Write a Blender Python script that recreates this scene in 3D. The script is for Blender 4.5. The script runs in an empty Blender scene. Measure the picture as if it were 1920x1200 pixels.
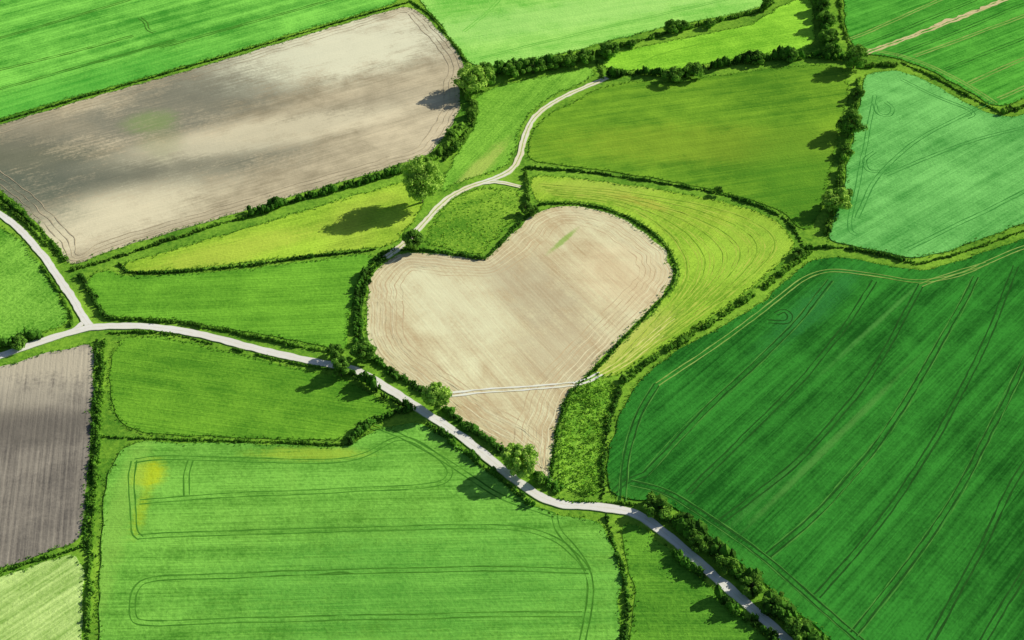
import bpy, math, random
import numpy as np
from mathutils import Vector
from mathutils.geometry import tessellate_polygon
rng=np.random.default_rng(7); random.seed(7)
# ---------------------------------------------------------------- survey
H=350.0; PITCH=math.radians(40); F=2400.0
cp,sp=math.cos(PITCH),math.sin(PITCH)
def P(x,y):
    u=(x-960)/F; v=-(y-600)/F
    d=np.array([u, cp+v*sp, -sp+v*cp]); t=H/-d[2]
    return np.array([d[0]*t,d[1]*t])
def PP(L): return np.array([P(x,y) for x,y in L])
def chaikin(p,closed,it=3,r=.22):
    for _ in range(it):
        if closed:
            q=np.roll(p,-1,0); a=p*(1-r)+q*r; b=p*r+q*(1-r)
            p=np.stack([a,b],1).reshape(-1,2)
        else:
            a=p[:-1]*(1-r)+p[1:]*r; b=p[:-1]*r+p[1:]*(1-r)
            p=np.vstack([p[:1],np.stack([a,b],1).reshape(-1,2),p[-1:]])
    return p
def resample(p,step,closed=False):
    if closed: p=np.vstack([p,p[:1]])
    s=np.r_[0,np.cumsum(np.linalg.norm(np.diff(p,axis=0),axis=1))]
    n=max(2,int(s[-1]/step)); t=np.linspace(0,s[-1],n+1)
    q=np.stack([np.interp(t,s,p[:,0]),np.interp(t,s,p[:,1])],1)
    return q[:-1] if closed else q
def normals(p,closed=False):
    if closed: t=np.roll(p,-1,0)-np.roll(p,1,0)
    else: t=np.gradient(p,axis=0)
    t/=np.linalg.norm(t,axis=1)[:,None]+1e-9
    return np.stack([-t[:,1],t[:,0]],1)
def smooth_noise(n,k):
    a=rng.normal(size=n+2*k); w=np.hanning(k+2)[1:-1]; w/=np.sqrt((w**2).sum())
    return np.convolve(a,w,'same')[k:k+n]
def inside(p,poly):
    x,y=p[:,0],p[:,1]; c=np.zeros(len(p),bool); q=np.roll(poly,1,0)
    for (ax,ay),(bx,by) in zip(poly,q):
        c^=((ay>y)!=(by>y))&(x<(bx-ax)*(y-ay)/(by-ay+1e-12)+ax)
    return c
# ---------------------------------------------------------------- materials
GAIN=(.69,.68,.68)
def C(r,g,b,k=1.0):
    o=[]
    for c,gn in zip((r,g,b),GAIN):
        c/=255; l=c/12.92 if c<=.04045 else ((c+.055)/1.055)**2.4
        o.append(min(.93,l/gn*k))
    if g>r*1.12 and g>b*1.12:      # foliage: a little less pure
        o[2]+=.012*o[1]/.3+.006; o[0]+=.012
    return (*o,1)
def sc_(c,k): return (*[min(.93,x*k) for x in c[:3]],1)
class NT:
    def __init__(s,name):
        s.m=bpy.data.materials.new(name); s.m.use_nodes=True; s.t=s.m.node_tree; s.t.nodes.clear()
        s.tc=s.n('ShaderNodeTexCoord')
    def n(s,t,**k):
        n=s.t.nodes.new(t)
        for a,b in k.items(): setattr(n,a,b)
        return n
    def l(s,a,b): s.t.links.new(a,b)
    def noise(s,scale,detail=3,rough=.55,vec=None,dist=0):
        n=s.n('ShaderNodeTexNoise'); n.inputs['Scale'].default_value=scale; n.inputs['Detail'].default_value=detail
        n.inputs['Roughness'].default_value=rough; n.inputs['Distortion'].default_value=dist
        s.l(vec or s.tc.outputs['Object'],n.inputs['Vector']); return n.outputs['Fac']
    def mapping(s,ang,sx,sy,loc=(0,0)):
        m=s.n('ShaderNodeMapping',vector_type='TEXTURE'); m.inputs['Location'].default_value=(loc[0],loc[1],0)
        m.inputs['Rotation'].default_value=(0,0,ang); m.inputs['Scale'].default_value=(sx,sy,1000)
        s.l(s.tc.outputs['Object'],m.inputs['Vector']); return m.outputs[0]
    def math(s,op,a,b=None,clamp=False):
        n=s.n('ShaderNodeMath',operation=op,use_clamp=clamp)
        for i,v in enumerate((a,b)):
            if v is None: continue
            if isinstance(v,(int,float)): n.inputs[i].default_value=v
            else: s.l(v,n.inputs[i])
        return n.outputs[0]
    def mix(s,f,a,b):
        n=s.n('ShaderNodeMix',data_type='RGBA')
        for i,v in ((0,f),(6,a),(7,b)):
            if isinstance(v,(int,float,tuple)): n.inputs[i].default_value=v
            else: s.l(v,n.inputs[i])
        return n.outputs[2]
    def amp(s,f,k):
        return s.math('MULTIPLY',s.math('SUBTRACT',f,.5),k)
    def out(s,col,height=None,bump=.3,rough=.95,transl=None):
        b=s.n('ShaderNodeBsdfDiffuse'); b.inputs['Roughness'].default_value=0
        s.l(col,b.inputs['Color']); r=b.outputs[0]
        if height is not None:
            bp=s.n('ShaderNodeBump'); bp.inputs['Distance'].default_value=bump; bp.inputs['Strength'].default_value=1
            s.l(height,bp.inputs['Height']); s.l(bp.outputs[0],b.inputs['Normal'])
        if transl:
            t=s.n('ShaderNodeBsdfTranslucent'); s.l(col,t.inputs['Color']); m=s.n('ShaderNodeMixShader'); m.inputs[0].default_value=transl
            s.l(r,m.inputs[1]); s.l(t.outputs[0],m.inputs[2]); r=m.outputs[0]
        o=s.n('ShaderNodeOutputMaterial'); s.l(r,o.inputs[0]); return s.m
def ang_of(a,b):
    d=P(*b)-P(*a); return math.atan2(d[1],d[0])
def field_mat(name,dark,light,row,patch=1.2,streak=.9,speck=.8,broad=.7,spacing=.8,bw=6,bump=.2,spots=(),tint=None,psc=.012,wave=None):
    s=NT(name); a=ang_of(*row); dark=sc_(dark,.88); light=sc_(light,1.08)
    n1=s.noise(psc,4,.6); n2=s.noise(1,3,.6,s.mapping(a,28,spacing)); n3=s.noise(.75,5,.7)
    n4=s.noise(1,3,.6,s.mapping(a,260,bw)); n5=s.noise(.07,5,.65,dist=.4)
    f=s.math('ADD',s.amp(n1,patch*1.6),s.amp(n2,streak*1.3)); f=s.math('ADD',f,s.amp(n3,speck*1.5)); f=s.math('ADD',f,s.amp(n4,broad*1.5))
    f=s.math('ADD',f,s.amp(n5,1.3))
    h=s.math('ADD',n2,s.math('MULTIPLY',n3,1.2))
    if wave:
        w=s.n('ShaderNodeTexWave',wave_type='BANDS',bands_direction='Y'); w.inputs['Scale'].default_value=.314; w.inputs['Distortion'].default_value=.6
        w.inputs['Detail'].default_value=2
        s.l(s.mapping(a,wave[0],wave[0]),w.inputs['Vector']); f=s.math('ADD',f,s.amp(w.outputs['Fac'],wave[1]))
        h=s.math('ADD',h,s.math('MULTIPLY',w.outputs['Fac'],wave[1]))
    f=s.math('ADD',f,.5,True)
    col=s.mix(f,dark,light)
    if tint:
        t=s.noise(tint[1],3,.6,dist=.5); t=s.math('MULTIPLY',s.math('SUBTRACT',t,.5,True),tint[2]*4,True); col=s.mix(t,col,tint[0])
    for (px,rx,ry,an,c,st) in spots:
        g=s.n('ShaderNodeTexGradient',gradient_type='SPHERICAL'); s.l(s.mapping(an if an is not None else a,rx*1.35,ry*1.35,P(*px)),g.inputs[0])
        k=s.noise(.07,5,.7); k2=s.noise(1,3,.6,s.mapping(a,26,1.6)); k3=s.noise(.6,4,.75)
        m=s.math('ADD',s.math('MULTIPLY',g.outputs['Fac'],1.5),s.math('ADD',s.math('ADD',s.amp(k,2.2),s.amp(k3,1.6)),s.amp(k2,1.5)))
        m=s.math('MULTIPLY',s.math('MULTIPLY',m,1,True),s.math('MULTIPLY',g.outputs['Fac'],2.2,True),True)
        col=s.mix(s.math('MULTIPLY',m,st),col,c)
    return s.out(col,h,bump)
def plain_mat(name,dark,light,sc=.6,bump=.1):
    s=NT(name); n=s.noise(sc,5,.65); m=s.noise(.06,3)
    f=s.math('ADD',s.math('ADD',s.amp(n,1.6),s.amp(m,1.4)),.5,True)
    return s.out(s.mix(f,dark,light),n,bump)
def leaf_mat(name,dark,light,extra=None):
    s=NT(name); g=s.n('ShaderNodeNewGeometry'); n=s.noise(.22,3,.6); m=s.noise(.02,2)
    f=s.math('ADD',s.math('MULTIPLY',g.outputs['Random Per Island'],.55),s.amp(n,1.7)); f=s.math('ADD',f,s.amp(m,1.2)); f=s.math('ADD',f,.25,True)
    col=s.mix(f,dark,light)
    return s.out(col,transl=.3)
# ---------------------------------------------------------------- mesh helpers
COL=bpy.context.scene.collection
def mk(name,V,Fc,mat,parent=None,uv=None):
    me=bpy.data.meshes.new(name); V=np.asarray(V,dtype=np.float32)
    Fc=np.asarray(Fc,dtype=np.int32); k=Fc.shape[1]
    me.vertices.add(len(V)); me.vertices.foreach_set('co',V.ravel())
    me.loops.add(Fc.size); me.loops.foreach_set('vertex_index',Fc.ravel())
    me.polygons.add(len(Fc)); me.polygons.foreach_set('loop_start',np.arange(0,Fc.size,k,dtype=np.int32))
    me.update(calc_edges=True); me.shade_flat()
    if uv is not None:
        l=me.uv_layers.new(name='UVMap'); l.data.foreach_set('uv',np.asarray(uv,dtype=np.float32)[Fc.ravel()].ravel())
    me.materials.append(mat); o=bpy.data.objects.new(name,me); COL.objects.link(o)
    if parent: o.parent=parent
    return o
zc=[0]; FIELDS={}
def field(name,px,mat,z=.12,rough=.35,key=None):
    p=resample(chaikin(PP(px),True,2),2.0,True)
    p=p+normals(p,True)*(smooth_noise(len(p),5)*rough)[:,None]
    zc[0]+=1; z=z+zc[0]*.004
    n=len(p); V=np.c_[p,np.full(n,z)]
    tri=np.array(tessellate_polygon([[Vector((a,b,0)) for a,b in p]]))
    a=p[tri[:,0]];b=p[tri[:,1]];c=p[tri[:,2]]
    cr=(b[:,0]-a[:,0])*(c[:,1]-a[:,1])-(b[:,1]-a[:,1])*(c[:,0]-a[:,0]); tri[cr<0]=tri[cr<0][:,::-1]
    V2=np.vstack([V,V,np.c_[p,np.full(n,-.1)]]); i=np.arange(n); j=(i+1)%n
    sk=np.vstack([np.c_[i+n,j+n,j+2*n],np.c_[i+n,j+2*n,i+2*n]])
    mk(name,V2,np.vstack([tri,sk]),mat); FIELDS[(key or name)+str(zc[0])]=p; return p,z
def ribbon_vf(p,w,z,jit=.0,off=0.0,fade=None):
    N=normals(p); p=p+N*off; n=len(p)
    wl=np.full(n,w/2)+smooth_noise(n,4)*jit; wr=np.full(n,w/2)+smooth_noise(n,4)*jit
    cols=[-1,-.5,0,.5,1]; V=[];U=[]
    s=np.r_[0,np.cumsum(np.linalg.norm(np.diff(p,axis=0),axis=1))]
    for c in cols:
        ww=wl if c<0 else wr; q=p+N*(c*ww)[:,None]; V.append(np.c_[q,np.full(n,z)]); U.append(np.c_[np.full(n,c*.5+.5),s])
    V=np.stack(V,1).reshape(-1,3); U=np.stack(U,1).reshape(-1,2)
    i=np.arange(n-1)[:,None]*5+np.arange(4)[None]; i=i.ravel()
    return V,np.c_[i,i+1,i+6,i+5][:,::-1],U
def join(parts):
    V=[];Fc=[];U=[];o=0
    for v,f,u in parts: V.append(v);Fc.append(f+o);U.append(u);o+=len(v)
    return np.vstack(V),np.vstack(Fc),np.vstack(U)
def tracks(name,lines,z,mat,w=.5,gauge=2.0,jit=.08,parent=None,px=True):
    parts=[]
    for k,L in enumerate(lines):
        p=resample(chaikin(PP(L),False,3),1.5) if px else L
        p=p+normals(p)*(smooth_noise(len(p),30)*.15)[:,None]
        offs=[-gauge/2,gauge/2] if gauge else [0]
        for o in offs: parts.append(ribbon_vf(p,w,z+k*.003,jit,o))
    V,Fc,U=join(parts); return mk(name,V,Fc,mat,parent,U)
def ico():
    t=(1+5**.5)/2
    v=np.array([(-1,t,0),(1,t,0),(-1,-t,0),(1,-t,0),(0,-1,t),(0,1,t),(0,-1,-t),(0,1,-t),(t,0,-1),(t,0,1),(-t,0,-1),(-t,0,1)],float)
    v/=np.linalg.norm(v[0]); f=np.array([(0,11,5),(0,5,1),(0,1,7),(0,7,10),(0,10,11),(1,5,9),(5,11,4),(11,10,2),(10,7,6),(7,1,8),(3,9,4),(3,4,2),(3,2,6),(3,6,8),(3,8,9),(4,9,5),(2,4,11),(6,2,10),(8,6,7),(9,8,1)])
    return v,f
IV,IF=ico()
def leaves(cent,rad,per,size,shell=.75,up=0.0,bias=None):
    N=len(cent); d=rng.normal(size=(N,per,3)); d/=np.linalg.norm(d,axis=2)[...,None]
    r=shell+(1.12-shell)*rng.random((N,per,1)); c=(cent[:,None]+d*r*rad[:,None]).reshape(-1,3)
    n=(d.reshape(-1,3)+rng.normal(size=(N*per,3))*.45); n[:,2]+=up; n/=np.linalg.norm(n,axis=1)[:,None]
    a=np.cross(n,rng.normal(size=n.shape)); a/=np.linalg.norm(a,axis=1)[:,None]; b=np.cross(n,a)
    s=(size*(.6+.8*rng.random(len(c))))[:,None]; a*=s;b*=s*.7
    V=np.stack([c-a,c-b,c+a,c+b],1).reshape(-1,3); V[:,2]=np.maximum(V[:,2],.02)
    return V,np.arange(len(V)).reshape(-1,4)
def cores(cent,rad,k=.8):
    N=len(cent); v=IV[None]*(rad[:,None]*k)*(.8+.4*rng.random((N,12,1)))+cent[:,None]
    f=(IF[None]+12*np.arange(N)[:,None,None]).reshape(-1,3); f=np.c_[f,f[:,2]]
    return v.reshape(-1,3),f
def quadtri_join(name,VL,FL,mat):
    V=np.vstack(VL); loops=[];starts=[];tot=0;o=0
    for v,f in zip(VL,FL):
        if len(f) and f.shape[1]==4 and (f[:,2]==f[:,3]).all(): f=f[:,:3]
        k=f.shape[1]; loops.append((f+o).ravel()); starts.append(tot+np.arange(0,f.size,k)); tot+=f.size; o+=len(v)
    me=bpy.data.meshes.new(name); me.vertices.add(len(V)); me.vertices.foreach_set('co',V.astype(np.float32).ravel())
    me.loops.add(tot); me.loops.foreach_set('vertex_index',np.concatenate(loops).astype(np.int32))
    st=np.concatenate(starts).astype(np.int32); me.polygons.add(len(st)); me.polygons.foreach_set('loop_start',st)
    me.update(calc_edges=True); me.shade_flat(); me.materials.append(mat); o=bpy.data.objects.new(name,me); COL.objects.link(o); return o
def hedge(px,w,h,mat,dens=2.2,gap=0.0,var=.42,name='hedge',per=18,world=None,leaf=.32):
    p=chaikin(PP(px),False,2) if world is None else world
    L=np.linalg.norm(np.diff(p,axis=0),axis=1).sum(); n=int(L*dens)
    if n<3: return
    q=resample(p,L/n); N=normals(q); m=len(q)
    hv=1+var*smooth_noise(m,int(8*dens))*.9+var*.5*rng.normal(size=m); hv=np.clip(hv,.3,2.3)
    keep=(smooth_noise(m,int(7*dens))>(-9 if gap<=0 else np.interp(gap,[0,.5,1],[-2.2,0,2.2])))
    off=rng.normal(size=m)*w*.24+smooth_noise(m,int(14*dens))*w*.14
    c2=q+N*off[:,None]+rng.normal(size=(m,2))*.2
    r=np.c_[w*.34*hv*(.7+.6*rng.random(m)),w*.34*hv*(.7+.6*rng.random(m)),h*.5*hv]
    c=np.c_[c2,r[:,2]*.9]; c=c[keep];r=r[keep]
    if len(c)==0: return
    v1,f1=leaves(c,r,per,leaf,.75,.3); v2,f2=cores(c,r)
    quadtri_join(name,[v1,v2],[f1,f2],mat)
def tree(bx,by,h,cw,mat,bark,trunk=.28,name='tree',lobes=26,seed=0):
    g=P(bx,by); e=bpy.data.objects.new(name,None); COL.objects.link(e); e.location=(g[0],g[1],0)
    Vs=[];Fs=[];o=0
    def limb(a,b,ra,rb,seg=7):
        nonlocal o
        a=np.array(a,float);b=np.array(b,float); d=b-a; d/=np.linalg.norm(d); u=np.cross(d,[.3,1,.2]);u/=np.linalg.norm(u);v=np.cross(d,u)
        mid=(a+b)/2+rng.normal(size=3)*np.linalg.norm(b-a)*.06
        rings=[(a,ra),(mid,(ra+rb)/2),(b,rb)]
        for c,r in rings:
            for k in range(seg):
                t=2*math.pi*k/seg; Vs.append(c+(u*math.cos(t)+v*math.sin(t))*r)
        for rr in range(2):
            for k in range(seg): Fs.append((o+rr*seg+k,o+rr*seg+(k+1)%seg,o+(rr+1)*seg+(k+1)%seg,o+(rr+1)*seg+k))
        o+=3*seg
    th=h*trunk; R=h*.022
    limb((0,0,-.2),(0,0,th),R*1.5,R); limb((0,0,th*.95),(0.1*cw*.2,0,h*.8),R,R*.3)
    cz=(th*.75+h)/2; rz=(h-th*.75)/2; rx=cw/2
    d=rng.normal(size=(lobes,3)); d/=np.linalg.norm(d,axis=1)[:,None]; rr=.4+.55*rng.random(lobes)**.7
    lc=d*rr[:,None]*np.array([rx,rx,rz])+[0,0,cz]
    tz=(lc[:,2]-cz)/rz; lc[:,:2]*=(1.08-.25*np.clip(tz,0,1))[:,None]
    lr=np.c_[[rx*(.17+.22*random.random()) for _ in range(lobes)]]*np.array([1,1,.8])
    for i in range(0,lobes,2):
        zz=th*.9+ (h*.75-th*.9)*max(0,min(1,(lc[i,2]-th)/(h-th)))*.6
        limb((0,0,zz),lc[i],R*.45,R*.12,5)
    mk('trunk',np.array(Vs),np.array(Fs),bark,e)
    v1,f1=leaves(lc,lr,120,.44 if cw>8 else .32,.8,.3)
    a=quadtri_join('crown',[v1],[f1],mat); a.parent=e
    v2,f2=cores(lc,lr,.62); b=quadtri_join('inner_foliage',[v2],[f2],mat); b.parent=e
    return e
# ---------------------------------------------------------------- foliage materials
MH=leaf_mat('hedge_foliage',C(34,72,10),C(120,168,38))
MHD=leaf_mat('dense_hedge_foliage',C(18,50,8),C(80,136,26))
MT=leaf_mat('tree_foliage',C(84,132,26),C(176,212,80))
MTD=leaf_mat('tree_foliage_dark',C(46,92,18),C(128,176,50))
MG=leaf_mat('rough_grass',C(90,142,22),C(160,196,50))
MGD=leaf_mat('ditch_vegetation',C(44,94,12),C(108,158,30))
MB=plain_mat('bark',(.06,.045,.03,1),(.16,.12,.09,1),3)
# ---------------------------------------------------------------- ground
s=NT('ground_grass'); n=s.noise(.5,6,.7); m=s.noise(.03,4,.6)
f=s.math('ADD',s.math('ADD',s.amp(n,2.2),s.amp(m,2.2)),.5,True)
gm=s.out(s.mix(f,C(62,114,12),C(126,170,34)),n,.3)
mk('ground',[(-5000,-1500,0),(5000,-1500,0),(5000,9000,0),(-5000,9000,0)],[(0,1,2,3)],gm)
# ---------------------------------------------------------------- fields
S1px=[(766,10),(800,32),(845,77),(874,125),(858,160),(866,200),(848,232),(822,272),(796,294),(735,313),(640,341),(520,377),(430,404),(300,442),(200,472),(130,502),(112,466),(60,405),(0,358),(-60,312),(-115,280),(-105,262),(0,234),(130,195),(420,113),(600,58),(700,28)]
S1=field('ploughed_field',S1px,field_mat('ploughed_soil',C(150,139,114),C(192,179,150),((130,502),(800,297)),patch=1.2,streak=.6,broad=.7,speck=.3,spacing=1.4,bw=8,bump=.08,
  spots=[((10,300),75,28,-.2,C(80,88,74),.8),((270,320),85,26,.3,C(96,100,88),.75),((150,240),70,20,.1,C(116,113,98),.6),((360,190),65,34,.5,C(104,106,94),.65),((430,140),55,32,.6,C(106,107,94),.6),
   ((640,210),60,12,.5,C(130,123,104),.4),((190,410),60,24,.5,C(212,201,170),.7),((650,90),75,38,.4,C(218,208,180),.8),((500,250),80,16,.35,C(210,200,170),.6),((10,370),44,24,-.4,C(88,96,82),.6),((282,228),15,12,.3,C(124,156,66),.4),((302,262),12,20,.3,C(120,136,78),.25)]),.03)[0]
field('crop_field',[(-400,330),(0,222),(130,184),(280,143),(420,102),(600,47),(700,18),(755,2),(728,-60),(700,-300),(-500,-300)],
  field_mat('young_wheat',C(60,142,28),C(120,192,62),((0,228),(600,52)),patch=1.0,streak=.8,broad=1.5,bw=7,spacing=1.0,spots=[((60,190),120,20,None,C(66,156,38),.5)]),.25)
field('crop_field',[(783,-4),(804,18),(838,64),(862,96),(884,122),(925,127),(1000,112),(1060,100),(1130,80),(1170,70),(1250,50),(1350,32),(1420,16),(1436,4),(1445,-30),(1460,-300),(720,-300),(752,-60)],
  field_mat('pale_wheat',C(104,182,52),C(150,212,86),((900,60),(1400,-20)),patch=.9,streak=.7,broad=.8,spots=[((1050,30),140,20,None,C(162,220,106),.5)]),.25)
field('meadow',[(228,495),(300,476),(460,428),(560,398),(700,358),(760,338),(812,334),(800,362),(788,395),(765,428),(735,460),(700,464),(600,475),(420,499),(244,512)],
  field_mat('meadow_mown',C(104,148,14),C(154,190,38),((240,512),(700,400)),patch=1.4,streak=.9,speck=1,tint=(C(182,186,78),.02,.4),spots=[((440,470),45,10,None,C(174,188,72),.6)]),.08)
field('crop_field',[(158,522),(205,504),(238,521),(420,511),(600,487),(696,476),(700,492),(674,518),(660,560),(650,610),(650,652),(632,656),(560,640),(440,618),(330,600),(205,594),(190,578)],
  field_mat('green_crop',C(74,134,14),C(110,168,30),((200,540),(650,520)),patch=1.1,streak=1.0,speck=.9),.2)
field('meadow',[(884,188),(925,163),(1000,148),(1060,136),(1105,125),(1118,140),(1088,156),(1035,180),(992,214),(972,245),(964,290),(945,314),(900,328),(850,345),(826,362),(834,332),(856,292),(880,258),(898,218)],
  field_mat('pasture',C(78,138,18),C(124,176,44),((850,300),(1000,150)),patch=1.4,speck=1.5,streak=.5,spots=[((900,315),30,5,None,C(170,180,90),.6)]),.08)
G2=field('meadow',[(838,380),(870,360),(920,352),(974,356),(980,385),(978,400),(950,425),(915,462),(900,478),(850,468),(796,458),(806,430)],
  field_mat('rough_pasture',C(76,130,14),C(134,172,38),((800,450),(980,370)),patch=1.3,speck=2.0,streak=.3),.08)[0]
HEART=[(688,575),(690,535),(708,500),(750,474),(800,474),(860,480),(908,490),(928,472),(960,436),(1000,402),(1030,389),(1080,386),(1130,396),(1182,418),(1226,448),(1250,476),(1262,505),(1255,535),(1225,572),(1180,617),(1130,672),(1090,712),(1060,745),(1045,790),(1036,850),(1030,885),(1035,910),(990,872),(920,826),(850,780),(780,732),(735,696),(702,662),(688,620)]
HP,HZ=field('ploughed_field',HEART,field_mat('dry_soil',C(184,162,124),C(216,199,162),((700,560),(900,800)),patch=.9,streak=.6,broad=.8,speck=.5,spacing=.9,bw=5,bump=.06,
  spots=[((1000,545),34,20,None,C(164,151,124),.55),((1050,660),24,22,None,C(172,156,126),.5),((1055,452),11.5,1.6,.95,C(120,158,46),.75),((850,560),40,20,None,C(224,209,172),.6),((1180,520),30,24,None,C(206,184,146),.4),((760,490),30,6,0,C(166,149,120),.4)]),.03)
H1px=[(1000,326),(1060,334),(1150,342),(1250,358),(1340,374),(1420,397),(1462,420),(1486,445),(1486,465),(1460,496),(1415,536),(1345,586),(1275,631),(1205,676),(1150,705),(1112,706),(1134,682),(1184,626),(1240,571),(1266,537),(1273,505),(1260,468),(1230,437),(1184,407),(1134,386),(1080,378),(1030,378),(1006,382),(995,350)]
H1P,H1Z=field('meadow',H1px,field_mat('mown_meadow',C(100,148,14),C(148,184,40),((1300,600),(1450,440)),patch=1.6,streak=.7,speck=.9,tint=(C(174,184,66),.018,.5),spots=[((1190,375),22,4,-.5,C(170,158,70),.6),((1400,460),34,20,1.0,C(146,184,48),.4),((1180,640),30,9,.8,C(182,184,94),.7),((1120,350),40,8,0,C(162,182,60),.6)]),.08)
field('crop_field',[(990,268),(1000,242),(1030,215),(1080,192),(1130,162),(1200,152),(1265,157),(1330,144),(1420,132),(1500,124),(1555,121),(1592,138),(1588,190),(1568,260),(1558,320),(1542,380),(1522,428),(1500,430),(1472,400),(1420,379),(1340,355),(1200,331),(1080,313),(992,303)],
  field_mat('olive_crop',C(74,126,12),C(116,158,22),((1000,290),(1570,210)),patch=1.5,streak=.9,broad=1.0,speck=.6,spacing=1.1,spots=[((1330,270),90,22,0,C(130,152,26),.45),((1510,340),30,60,0,C(68,126,14),.5)]),.2)
field('meadow',[(1130,116),(1152,101),(1220,84),(1330,64),(1420,44),(1452,18),(1482,4),(1520,-10),(1526,40),(1526,84),(1498,95),(1420,103),(1330,119),(1265,131),(1180,131),(1138,130)],
  field_mat('bright_meadow',C(104,168,14),C(146,204,36),((1150,120),(1500,60)),patch=1.3,streak=.8,speck=1.1),.08)
R0,R0z=field('crop_field',[(1582,-60),(1584,40),(1594,80),(1615,100),(1680,108),(1750,134),(1820,174),(1872,204),(1930,180),(2300,90),(2300,-300),(1600,-300)],
  field_mat('dark_wheat',C(44,124,20),C(84,162,42),((1620,100),(1885,0)),patch=.8,streak=1.3,broad=1.3,bw=3,spacing=1.3),.25)
R1,R1z=field('crop_field',[(1624,142),(1628,140),(1680,131),(1740,153),(1800,188),(1866,220),(1925,218),(2300,130),(2300,290),(1920,418),(1830,454),(1720,488),(1650,471),(1560,454),(1554,436),(1576,380),(1592,300),(1606,230)],
  field_mat('barley',C(66,144,52),C(110,180,84),((1600,430),(1900,260)),patch=1.5,streak=.9,broad=.9,speck=.7),.3)
R2,R2z=field('crop_field',[(1146,930),(1138,880),(1144,830),(1164,770),(1200,714),(1262,664),(1342,619),(1422,574),(1482,519),(1532,480),(1600,485),(1700,505),(1740,508),(1830,480),(1920,446),(2400,300),(2700,1500),(1800,1500),(1570,1210),(1490,1142),(1412,1076),(1320,998),(1250,940),(1200,938)],
  field_mat('dark_green_wheat',C(12,84,10),C(44,124,28),((1640,700),(1345,985)),patch=1.3,streak=1.0,broad=1.3,bw=4,speck=.8,spots=[((1560,830),60,1.6,None,C(84,146,54),.5),((1640,610),40,1.3,None,C(80,146,54),.5),((1420,940),40,1.3,None,C(60,130,40),.5),((1520,580),40,8,None,C(40,116,46),.6),((1300,1000),60,6,-.7,C(60,134,34),.4)]),.3)
W1=field('rough_meadow',[(1064,748),(1104,716),(1158,714),(1146,760),(1132,820),(1126,880),(1124,930),(1076,930),(1042,898),(1050,820)],
  field_mat('rank_grass',C(84,142,18),C(144,190,46),((1060,900),(1130,730)),patch=1.3,speck=1.8,streak=.4),.06)[0]
B1,B1z=field('crop_field',[(196,828),(400,832),(560,836),(655,842),(698,810),(762,793),(800,800),(850,832),(910,882),(955,915),(1005,955),(1060,970),(1126,976),(1140,1005),(1158,1060),(1166,1110),(1156,1200),(1150,1500),(178,1500),(186,1200)],
  field_mat('rapeseed',C(70,132,24),C(114,174,54),((250,1008),(980,990)),patch=1.2,streak=1.0,broad=1.0,speck=1.2,spots=[((278,888),7,8,0,C(180,188,16),.65),((264,960),3.2,13,0,C(164,180,24),.45),((580,852),24,4,0,C(146,174,34),.7),((215,1000),6,90,0,C(128,174,58),.5),((800,1100),80,30,None,C(84,156,48),.4)],tint=(C(126,176,56),.02,.3)),.3)
field('meadow',[(1160,985),(1190,984),(1238,1016),(1292,1064),(1350,1118),(1425,1188),(1520,1285),(1560,1500),(1186,1500),(1184,1200),(1190,1105),(1178,1045)],
  field_mat('pasture_green',C(60,120,14),C(100,156,30),((1200,1100),(1300,1100)),patch=1.2,speck=1.1),.08)
field('crop_field',[(206,634),(300,630),(370,646),(480,674),(560,692),(645,706),(698,742),(745,770),(690,790),(654,825),(560,824),(400,818),(206,808)],
  field_mat('green_pasture_crop',C(72,130,12),C(110,162,26),((210,700),(650,760)),patch=1.2,streak=.9,speck=1.0),.12)
field('ploughed_field',[(-400,800),(0,690),(60,670),(130,651),(178,645),(174,720),(168,850),(160,960),(152,1014),(80,1040),(0,1067),(-400,1190)],
  field_mat('dark_soil',C(92,87,82),C(140,132,120),((178,645),(155,1010)),patch=.8,streak=.8,broad=.6,speck=.5,bump=.1,wave=(2.2,.22),spots=[((60,680),50,16,0,C(180,170,148),.8),((20,740),40,14,0,C(172,163,144),.55),((60,800),40,12,0,C(92,87,80),.6)]),.03)
field('crop_field',[(-400,1205),(0,1082),(80,1056),(158,1034),(156,1200),(150,1500),(-400,1500)],
  field_mat('ripening_crop',C(126,166,64),C(174,200,110),((0,1200),(150,1100)),patch=1.0,streak=1.8,broad=1.0,spacing=1.4),.2)
L1=field('meadow',[(-300,250),(-100,372),(0,420),(40,456),(78,497),(106,545),(128,590),(128,606),(80,622),(0,650),(-300,740)],
  field_mat('left_pasture',C(74,136,18),C(122,176,50),((0,600),(100,520)),patch=1.5,speck=1.8,streak=.5),.08)[0]
# ---------------------------------------------------------------- roads
def road_mat(name,edge,rut,centre,cw=.12):
    s=NT(name); uv=s.n('ShaderNodeSeparateXYZ'); s.l(s.tc.outputs['UV'],uv.inputs[0])
    d=s.math('ABSOLUTE',s.math('SUBTRACT',uv.outputs[0],.5))
    n=s.noise(.5,5,.7); m=s.noise(.06,3)
    d2=s.math('ADD',d,s.amp(n,.2))
    c0=s.math('SUBTRACT',1,s.math('DIVIDE',d2,cw),True)
    e=s.math('MULTIPLY',s.math('SUBTRACT',d2,.43),9,True)
    base=s.mix(s.math('ADD',s.math('ADD',s.amp(n,1.2),s.amp(m,1.6)),.5,True),rut[0],rut[1])
    c=s.mix(s.math('MULTIPLY',c0,1.4,True),base,centre); c=s.mix(e,c,edge)
    return s.out(c,n,.02)
RM=road_mat('pale_gravel',C(160,164,116),((.84,.81,.72,1),(.95,.94,.89,1)),(.82,.79,.66,1),.06)
DM=road_mat('dirt',C(130,160,70),(C(204,190,152),C(236,226,196)),C(156,170,90),.14)
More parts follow.
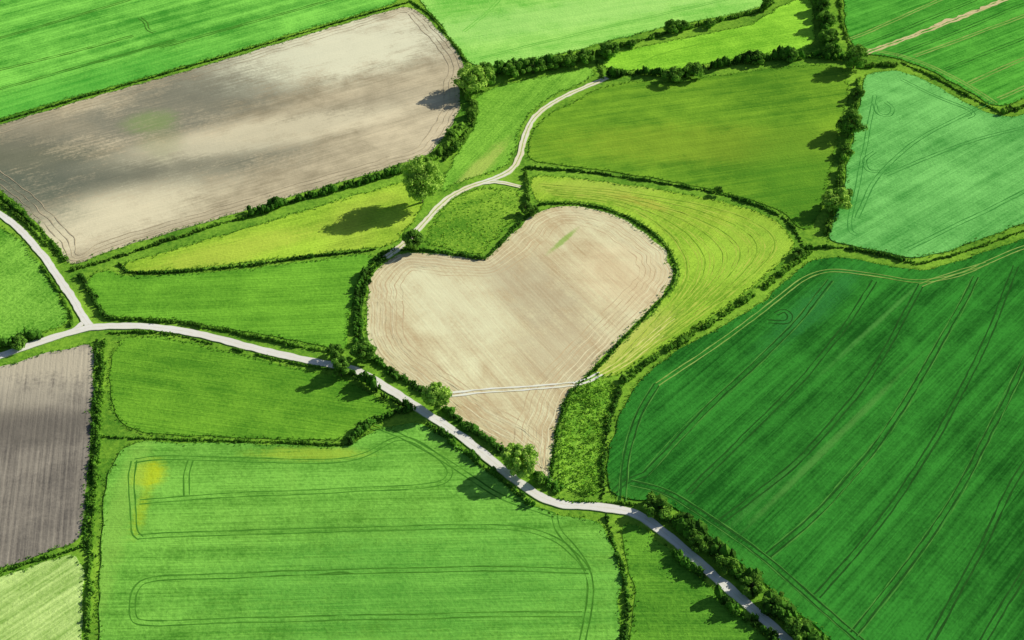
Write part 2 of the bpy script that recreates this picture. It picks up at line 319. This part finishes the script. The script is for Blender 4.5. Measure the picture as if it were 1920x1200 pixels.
MAIN=[(-300,780),(-60,690),(0,668),(80,640),(140,622),(175,613),(260,611),(330,619),(400,633),(480,655),(560,673),(610,683),(655,689),(700,711),(750,743),(800,776),(850,809),(900,846),(940,880),(980,911),(1020,937),(1060,948),(1120,951),(1180,959),(1215,976),(1260,1011),(1310,1055),(1360,1100),(1410,1142),(1460,1186),(1560,1280),(1700,1420)]
def road(name,L,w,z,mat,jit=.14):
    p=resample(chaikin(PP(L),False,3),1.2); V,Fc,U=ribbon_vf(p,w,z,jit)
    n=len(p); i=np.arange(n-1)
    V2=np.vstack([V,V[0::5]-[0,0,z+.1],V[4::5]-[0,0,z+.1]]); U2=np.vstack([U,U[0::5],U[4::5]]); a=5*n
    sk=np.vstack([np.c_[i*5,(i+1)*5,a+i+1,a+i],np.c_[i*5+4,a+n+i,a+n+i+1,(i+1)*5+4]])
    return mk(name,V2,np.vstack([Fc,sk]),mat,None,U2)
road('gravel_road',MAIN,3.9,.36,RM)
road('gravel_road',[(-260,270),(-80,352),(0,401),(40,432),(80,478),(110,522),(138,562),(156,596),(172,616)],3.4,.352,RM)
road('dirt_track',[(1138,146),(1100,163),(1060,180),(1020,203),(995,228),(982,260),(976,292),(962,318),(930,335),(880,350),(845,368),(815,395),(790,425),(765,450),(745,468),(722,484)],3.4,.30,DM,.2)
road('dirt_track',[(895,346),(920,341),(945,343),(976,351)],2.6,.292,DM,.2)
road('field_access',[(156,590),(160,602),(150,612),(128,626)],2.4,.344,RM,.2)
TL=plain_mat('packed_soil',C(220,208,178),C(240,230,206),.8,.03)
tracks('tractor_track',[[(836,741),(900,734),(980,729),(1076,721)],[(1076,721),(1105,712),(1126,700)]],.2,TL,.8,1.9,.12)
GD=plain_mat('pressed_crop_dark',C(14,64,10),C(30,88,20),.6,.05)
GB=plain_mat('pressed_crop_mid',C(46,102,14),C(76,134,30),.6,.05)
GBB=plain_mat('pressed_barley',C(38,110,34),C(68,140,54),.6,.05)
GL=plain_mat('pressed_crop_pale',C(88,134,40),C(144,168,78),.6,.05)
GS=plain_mat('bare_strip',C(160,158,96),C(198,184,140),.5,.05)
SD=plain_mat('soil_furrow',C(170,148,112),C(192,172,136),.6,.03)
SL=plain_mat('soil_ridge',C(200,182,146),C(222,206,172),.6,.03)
ML=plain_mat('mown_swath',C(136,166,40),C(176,186,80),.6,.03)
MLD=plain_mat('swath_gap',C(92,136,14),C(116,154,28),.6,.03)
tracks('tramlines',[[(1556,526),(1500,600),(1420,680),(1300,790),(1210,890)],[(1640,528),(1560,650),(1440,780),(1290,925)],[(1726,535),(1650,680),(1520,850),(1345,985)],
  [(1830,520),(1760,650),(1660,820),(1540,960),(1440,1042)],[(1905,500),(1850,640),(1770,800),(1640,1000),(1530,1118)],[(1960,600),(1880,760),(1790,940),(1690,1080),(1600,1190)],[(2000,760),(1900,900),(1830,1050),(1740,1210)],[(2060,900),(1950,1030),(1880,1140),(1820,1240)],
  [(1182,906),(1250,922),(1320,967),(1430,1042),(1530,1132),(1640,1225)],[(1168,940),(1172,860),(1196,780),(1232,722)],[(1455,590),(1470,582),(1482,592),(1478,606),(1440,604)],[(1210,890),(1170,905),(1150,925)]],R2z+.005,GD,.6,2.1)
tracks('tramlines',[[(1556,526),(1500,600),(1420,680),(1300,790),(1210,890)],[(1830,520),(1760,650),(1660,820),(1540,960),(1440,1042)],[(1960,600),(1880,760),(1790,940),(1690,1080),(1600,1190)],[(1182,906),(1250,922),(1320,967),(1430,1042),(1530,1132),(1640,1225)],[(1168,940),(1172,860),(1196,780),(1232,722)]],R2z+.06,plain_mat('tramline_edge',C(44,112,26),C(84,142,50),.6,.05),.28,3.0)
tracks('headland_tracks',[[(1232,722),(1300,676),(1400,608),(1460,560),(1510,520),(1560,506),(1640,516),(1722,532),(1800,518),(1860,488),(1925,462),(2200,380)],[(1725,536),(1760,522),(1850,495)]],R2z+.1,GL,.5,1.9)
tracks('tramlines',[[(252,865),(300,858),(420,862),(600,868),(680,860),(740,822),(775,824),(832,865),(846,888),(832,906),(780,915),(600,924),(400,930),(262,942)],[(258,1008),(400,1000),(600,996),(850,990),(985,990),(1050,1015),(1095,1060),(1108,1090),(1106,1140),(1090,1220)],
  [(1040,968),(1046,995),(1080,1030),(1104,1070)],[(1104,1072),(1000,1068),(700,1072),(400,1080),(272,1086),(250,1110),(246,1150),(256,1172),(400,1166),(700,1158),(980,1152),(1092,1152)],[(252,865),(246,900),(250,960),(252,1000),(265,1010)],[(700,800),(760,820),(860,880),(930,930),(1040,968)],[(350,930),(350,890),(358,865)]],B1z+.005,GB,.5,2.0)
tracks('wheel_mark',[[(600,1078),(640,1074),(662,1077)]],B1z+.04,GB,.7,0)
tracks('tramlines',[[(1608,442),(1594,436),(1592,415),(1612,330),(1625,260),(1640,180)],[(1606,410),(1640,330),(1720,260),(1860,190)],[(1700,470),(1800,420),(1960,340)],[(1640,195),(1645,215),(1668,220),(1676,204),(1660,192)],[(1640,285),(1618,300),(1626,322),(1650,322)],[(1690,150),(1760,185),(1815,205),(1828,216),(1812,222)],[(1660,330),(1800,270),(1960,230)]],R1z+.005,GBB,.5,1.9)
tracks('tramlines',[[(1588,75),(1650,52),(1770,-4),(1900,-60)],[(1714,106),(1800,76),(1925,28),(2100,-40)],[(1816,157),(1860,136),(1925,108),(2100,40)],[(1872,186),(1925,162),(2100,95)],[(1600,90),(1680,102),(1740,122),(1800,152),(1868,194)]],R0z+.005,GL,.8,2.0)
tracks('tramlines',[[(1680,104),(1790,62),(1925,6)],[(1770,132),(1925,70)],[(1610,90),(1700,54),(1830,0)]],R0z+.03,GD,.4,2.0)
tracks('bare_strip',[[(1622,101),(1700,72),(1780,42),(1888,-2),(2000,-50)]],R0z+.05,GS,1.3,2.0,.3)
tracks('bare_strip',[[(1752,48),(1800,32),(1880,4)]],R0z+.07,plain_mat('dry_strip',C(170,156,110),C(206,188,148),.5,.05),1.8,0,.6)
tracks('tramlines',[[(-60,148),(0,131),(120,103),(250,68)],[(-60,185),(0,168),(200,112),(330,76)],[(262,34),(275,44),(276,56),(290,62)],[(-60,90),(200,14),(320,-24)],[(300,90),(560,18),(660,-10)]],.34,GB,.7,1.8,.15)
tracks('tramlines',[[(870,60),(920,20),(960,-30)],[(900,110),(1100,60),(1400,-10)]],.34,plain_mat('pressed_pale',C(88,164,46),C(122,188,66),.6,.05),.5,1.8)
tracks('mower_line',[[(1195,124),(1230,104),(1262,94),(1330,78),(1400,62)]],.2,plain_mat('mower_line_grass',C(92,154,14),C(120,176,26),.6,.05),.8,0)
def loops(name,poly,offs,z,mat,w,a=0,b=1,j=.1):
    parts=[]; c=resample(poly,2.0,True); A=0.5*np.sum(c[:,0]*np.roll(c[:,1],-1)-c[:,1]*np.roll(c[:,0],-1))
    for k,o in enumerate(offs):
        N=normals(c,True)*(1 if A>0 else -1)
        N=np.stack([np.convolve(np.r_[N[-8:,i],N[:,i],N[:8,i]],np.ones(17)/17,'valid') for i in (0,1)],1)
        q=c+N*o; i0=int(a*len(q)); i1=int(b*len(q)); q=q[i0:i1]
        q=q+normals(q)*(smooth_noise(len(q),20)*.12)[:,None]
        parts.append(ribbon_vf(q,w*(.6+.6*rng.random()),z+k*.003,j))
    V,Fc,U=join(parts); mk(name,V,Fc,mat,None,U)
loops('plough_furrows',HP,[1.6,3.3,5.6,8.1,10.0,12.6,15.2],HZ+.004,SD,.28)
loops('plough_ridges',HP,[2.4,4.6,7.0,11.3],HZ+.03,SL,.25)
loops('plough_furrows',S1,[2.5,5.5,8.5],.06+.08,plain_mat('furrow_grey',C(140,129,106),C(178,165,138),.6,.03),.28)
def swath(a,b,n):
    A=resample(chaikin(PP(a),False,3),1.5); B=chaikin(PP(b),False,3); m=len(A); B=resample(B,np.linalg.norm(np.diff(B,axis=0),axis=1).sum()/(m-1)); k=min(len(A),len(B))
    return [A[:k]*(1-t)+B[:k]*t for t in np.linspace(0,1,n)]
SA=[(1010,345),(1150,356),(1300,380),(1400,408),(1450,440),(1455,470),(1400,525),(1300,600),(1180,680)]; SB=[(1040,368),(1130,375),(1200,398),(1262,440),(1290,490),(1285,535),(1250,580),(1200,630),(1140,695)]
tracks('mowing_swaths',swath(SA,SB,8),H1Z+.004,ML,.32,1.6,.14,px=False)
tracks('mowing_swaths',swath(SA,SB,6),H1Z+.04,MLD,.22,0,.12,px=False)
tracks('tractor_track',[[(1120,704),(1160,682),(1210,640),(1262,596)],[(1130,706),(1180,680),(1240,628)]],H1Z+.07,plain_mat('worn_grass',C(172,180,90),C(204,200,124),.6,.03),.5,1.8,.12)
# ---------------------------------------------------------------- hedges & scrub
def hd(px,w,h,**k): hedge(px,w,h,k.pop('mat',MH),**k)
hd([(135,508),(200,488),(320,450),(430,414),(480,402)],1.6,1.1)
hd([(470,404),(520,388),(600,364),(680,343),(762,318)],3.4,3.2,mat=MHD)
hd([(762,318),(800,304),(825,290),(850,262),(862,245),(885,226),(888,205),(880,188),(868,178)],3.6,2.6,gap=.12)
hd([(830,300),(855,278),(880,246),(898,215),(886,190)],2.0,1.4,gap=.3)
hd([(868,170),(880,162),(905,150),(925,142)],5,5,mat=MHD)
hd([(920,140),(960,132),(1000,130),(1045,120)],4.5,5.5,mat=MHD)
hd([(1045,122),(1100,108),(1135,98)],4,4.2,gap=.1)
hd([(1150,92),(1220,72),(1250,62),(1340,42),(1430,22),(1447,0),(1450,-40)],2.6,2.2,gap=.15)
hd([(1118,118),(1130,134),(1128,148)],1.6,1.0)
hd([(1140,145),(1200,138),(1265,146),(1300,136)],3.6,3.8,mat=MHD)
hd([(1290,138),(1340,126),(1400,116),(1480,108),(1550,107),(1592,116)],3.8,4.6,mat=MHD)
hd([(1540,-60),(1540,-10),(1542,40),(1548,80),(1562,104)],4.5,5,gap=.1,mat=MHD)
hd([(1572,-60),(1574,20),(1584,70),(1600,100)],1.6,1.2)
hd([(1600,112),(1620,128),(1645,122),(1680,124)],2.6,2.0,gap=.25)
hd([(1610,150),(1608,190),(1597,232),(1585,280),(1575,330),(1566,370),(1548,440)],2.8,2.8,gap=.15)
hd([(985,315),(1100,322),(1200,337),(1340,361),(1420,384),(1466,406),(1494,436),(1504,464)],1.3,1.0,mat=MHD)
hd([(985,315),(988,345),(988,375),(996,390)],1.6,1.8)
hd([(1524,468),(1480,502),(1430,542),(1370,583),(1300,628),(1240,664),(1186,704),(1160,735)],2.4,1.3,gap=.25,mat=MGD)
hd([(1500,478),(1440,528),(1380,570),(1310,612),(1250,650)],1.4,1.0,gap=.4,mat=MG)
hd([(1160,735),(1142,790),(1132,850),(1130,935)],1.8,1.2,mat=MHD)
hd([(690,666),(726,690),(786,733),(816,758)],2.8,1.7,mat=MHD)
hd([(830,768),(888,808),(946,852),(1004,890),(1048,924)],3.0,1.8,mat=MHD)
hd([(645,698),(690,722),(730,750),(775,772)],2.6,4.2,gap=.08,mat=MHD)
hd([(805,798),(858,841),(928,893),(998,947)],2.4,2.8,gap=.15,mat=MHD)
hd([(770,772),(740,776),(700,792),(672,812),(658,833)],2.4,2.2,mat=MHD)
hd([(1216,946),(1256,974),(1308,1014),(1358,1054),(1408,1096),(1424,1114)],5,4.4,mat=MHD,dens=3)
hd([(1438,1128),(1478,1162),(1528,1208),(1650,1316)],5,4.4,mat=MHD,dens=3)
hd([(1262,1040),(1290,1062),(1318,1088)],3.0,3.6,gap=.1,mat=MHD)
hd([(1345,1118),(1400,1160),(1450,1208),(1520,1280)],3.2,4,gap=.1,mat=MHD)
hd([(194,636),(188,750),(180,900),(170,1050),(166,1200),(160,1400)],1.7,1.2,mat=MGD)
hd([(182,640),(178,750),(172,850),(164,960),(158,1030)],1.1,.9,mat=MHD,gap=.2)
hd([(150,518),(165,548),(190,583),(204,598)],1.8,1.6,mat=MHD)
hd([(204,598),(330,602),(440,624),(560,650),(630,664)],1.4,1.1,mat=MGD)
hd([(204,626),(300,622),(372,638),(480,666),(560,684),(640,696)],1.0,.8,mat=MGD,gap=.25)
hd([(740,466),(712,482),(690,502),(678,530),(668,570),(664,610),(668,650)],1.7,1.9,mat=MHD)
hd([(722,484),(698,508),(686,535),(678,575),(676,620),(682,655)],1.4,1.6,mat=MHD)
hd([(750,470),(800,470),(860,478),(908,487)],1.4,1.3,mat=MHD)
hd([(908,487),(930,466),(962,430),(1000,396)],1.3,1.0,mat=MHD)
hd([(1008,386),(1030,382),(1080,382),(1134,391),(1186,412),(1230,442),(1256,472),(1268,505),(1262,536),(1228,576),(1180,624),(1130,678),(1096,712),(1062,746),(1048,790),(1038,850),(1034,895)],.9,.8,mat=MHD)
hd([(-100,300),(0,366),(50,408),(100,460),(122,490)],1.8,1.3,mat=MGD)
hd([(-60,340),(0,380),(60,428),(104,480)],1.2,1.0,gap=.2)
hd([(-100,680),(0,652),(40,640),(80,630)],3.4,3.4,mat=MHD)
hd([(80,500),(110,545),(134,592),(134,612)],1.3,1.0,mat=MGD)
hd([(1504,468),(1560,462),(1640,475),(1712,494)],1.8,1.4,mat=MHD)
hd([(1712,496),(1740,492),(1830,466),(1920,432),(2200,330)],.9,.7,mat=MGD)
hd([(1878,214),(1900,206),(1930,196),(2100,150)],2.6,2.2)
hd([(1690,118),(1750,144),(1810,178),(1872,210)],1.1,.9,mat=MGD)
hd([(1134,968),(1150,1020),(1168,1070),(1176,1110),(1170,1200),(1168,1300)],1.4,1.2,mat=MHD)
hd([(222,496),(238,515),(420,505),(600,480),(704,469)],1.1,1.0,mat=MHD)
hd([(-100,258),(0,229),(130,190),(420,107),(600,52),(765,5)],1.0,.8,mat=MHD)
hd([(768,2),(800,22),(845,74),(880,124)],1.1,.8,mat=MGD)
hd([(192,820),(400,826),(560,831),(655,836)],.9,.7,mat=MGD)
hd([(-100,1110),(0,1074),(80,1048),(158,1024)],1.1,.9,mat=MGD)
hd([(1050,935),(1070,942),(1130,942),(1190,946)],1.0,.8,mat=MGD)
def scatter(name,poly,n,r,h,mat,per=10,clump=0):
    lo=poly.min(0);hi=poly.max(0); q=lo+(hi-lo)*rng.random((n*3,2)); q=q[inside(q,poly)][:n]
    k=r*(.5+rng.random(len(q))); rad=np.c_[k,k,h*(.5+rng.random(len(q)))]; c=np.c_[q,rad[:,2]*.7]
    v1,f1=leaves(c,rad,per,.28,.75,.5); quadtri_join(name,[v1],[f1],mat)
scatter('rough_grass',W1,200,.7,.35,MGD); scatter('rough_grass',W1,450,.8,.35,MG)
scatter('rough_grass',G2,260,.45,.25,MG,8)
scatter('scrub',W1,60,1.3,1.5,MH,34)
vc=[]
for p in FIELDS.values():
    m=(np.abs(p[:,0])<p[:,1]*.6+80)&(p[:,1]<1500)&(p[:,1]>150)
    q=np.repeat(p[m],2,0); q=q+rng.normal(size=q.shape)*.6; vc.append(q)
q=np.vstack(vc); k=.25+.45*rng.random(len(q)); rad=np.c_[k,k,.15+.3*rng.random(len(q))]
v,f=leaves(np.c_[q,rad[:,2]+.1],rad,7,.26,.75,.4)
quadtri_join('verge_grass',[v],[f],MGD)
# ---------------------------------------------------------------- trees
T=[(790,380,25,19,.24),(886,172,16,18,.12),(908,160,13,13,.12),(1600,128,13.5,14,.16),(1592,252,13,12.5,.12),(1566,394,11.5,12,.12),(1577,380,9,9,.12),(820,766,11.5,10.8,.2),(972,886,13,12.5,.15),(684,676,10.5,10,.1),
 (776,466,10,9.5,.12),(1140,106,9.5,11,.1),(1347,364,4.5,4.2,.15),(1257,62,7.5,9,.1),(1280,56,6.5,8,.1),(630,672,7,8,.12),(640,704,9.5,7,.12),(962,142,9,12,.1),(1000,136,8.5,11,.1),(1032,128,8,10,.1),(1065,122,8,10,.1),(1095,118,8,10,.1),(1262,154,7.5,11,.1),(1300,144,8,11,.1),
 (1545,52,10,10,.1),(1550,84,10.5,11,.1),(1540,20,9.5,9,.1),(1544,-8,9,9,.1),(1230,964,8,9,.1),(1408,1110,7.5,8,.1),(1308,1026,7,8,.1),(1358,1066,7,8,.1),(1490,1186,7,8.5,.1),(1000,402,5,5.5,.12),(1438,18,8,8,.1),(1168,715,3,3.5,.1),(40,652,5,7,.1),(1010,904,4.5,5,.1),(1450,1140,7,8,.1),(985,399,6,5.5,.1),(845,258,5,6,.1),(1558,104,8.5,9,.1),(1182,88,4.5,6,.1),(1330,50,5,7,.1),(1420,118,6.5,9,.1),(1480,113,7.5,10,.1),(1606,187,7.5,7,.1),(1584,292,6,7,.1),(1495,481,4,5.5,.1),(855,282,4.5,5.5,.1)]
BRIGHT={(790,380),(886,172),(820,766),(972,886),(1566,394)}
for bx,by,h,w,t in T:
    tree(bx,by,h,w,MT if (bx,by) in BRIGHT else MTD,MB,t,lobes=64 if h>18 else 38 if h>9 else 20)
# ---------------------------------------------------------------- light
az=math.radians(30); el=math.radians(27)
sd=Vector((math.cos(el)*math.cos(az),math.cos(el)*math.sin(az),math.sin(el)))
L=bpy.data.lights.new('sun','SUN'); L.energy=5; L.angle=math.radians(.5); L.color=(1,.95,.82)
so=bpy.data.objects.new('sun',L); COL.objects.link(so); so.rotation_euler=sd.to_track_quat('Z','Y').to_euler(); so.location=(0,0,500)
W=bpy.data.worlds.new('World'); bpy.context.scene.world=W; W.use_nodes=True; nt=W.node_tree; bg=nt.nodes['Background']
sk=nt.nodes.new('ShaderNodeTexSky'); sk.sky_type='NISHITA'; sk.sun_disc=False; sk.sun_elevation=el; sk.sun_rotation=math.radians(60)
nt.links.new(sk.outputs[0],bg.inputs[0]); bg.inputs[1].default_value=.07
# ---------------------------------------------------------------- camera
c=bpy.data.cameras.new('camera'); c.lens=45; c.sensor_width=36; c.clip_end=20000; c.clip_start=1
co=bpy.data.objects.new('camera',c); COL.objects.link(co); co.location=(0,0,H); co.rotation_euler=(math.pi/2-PITCH,0,0)
sc=bpy.context.scene; sc.camera=co; sc.view_settings.view_transform='Standard'; sc.view_settings.look='None'; sc.view_settings.exposure=0
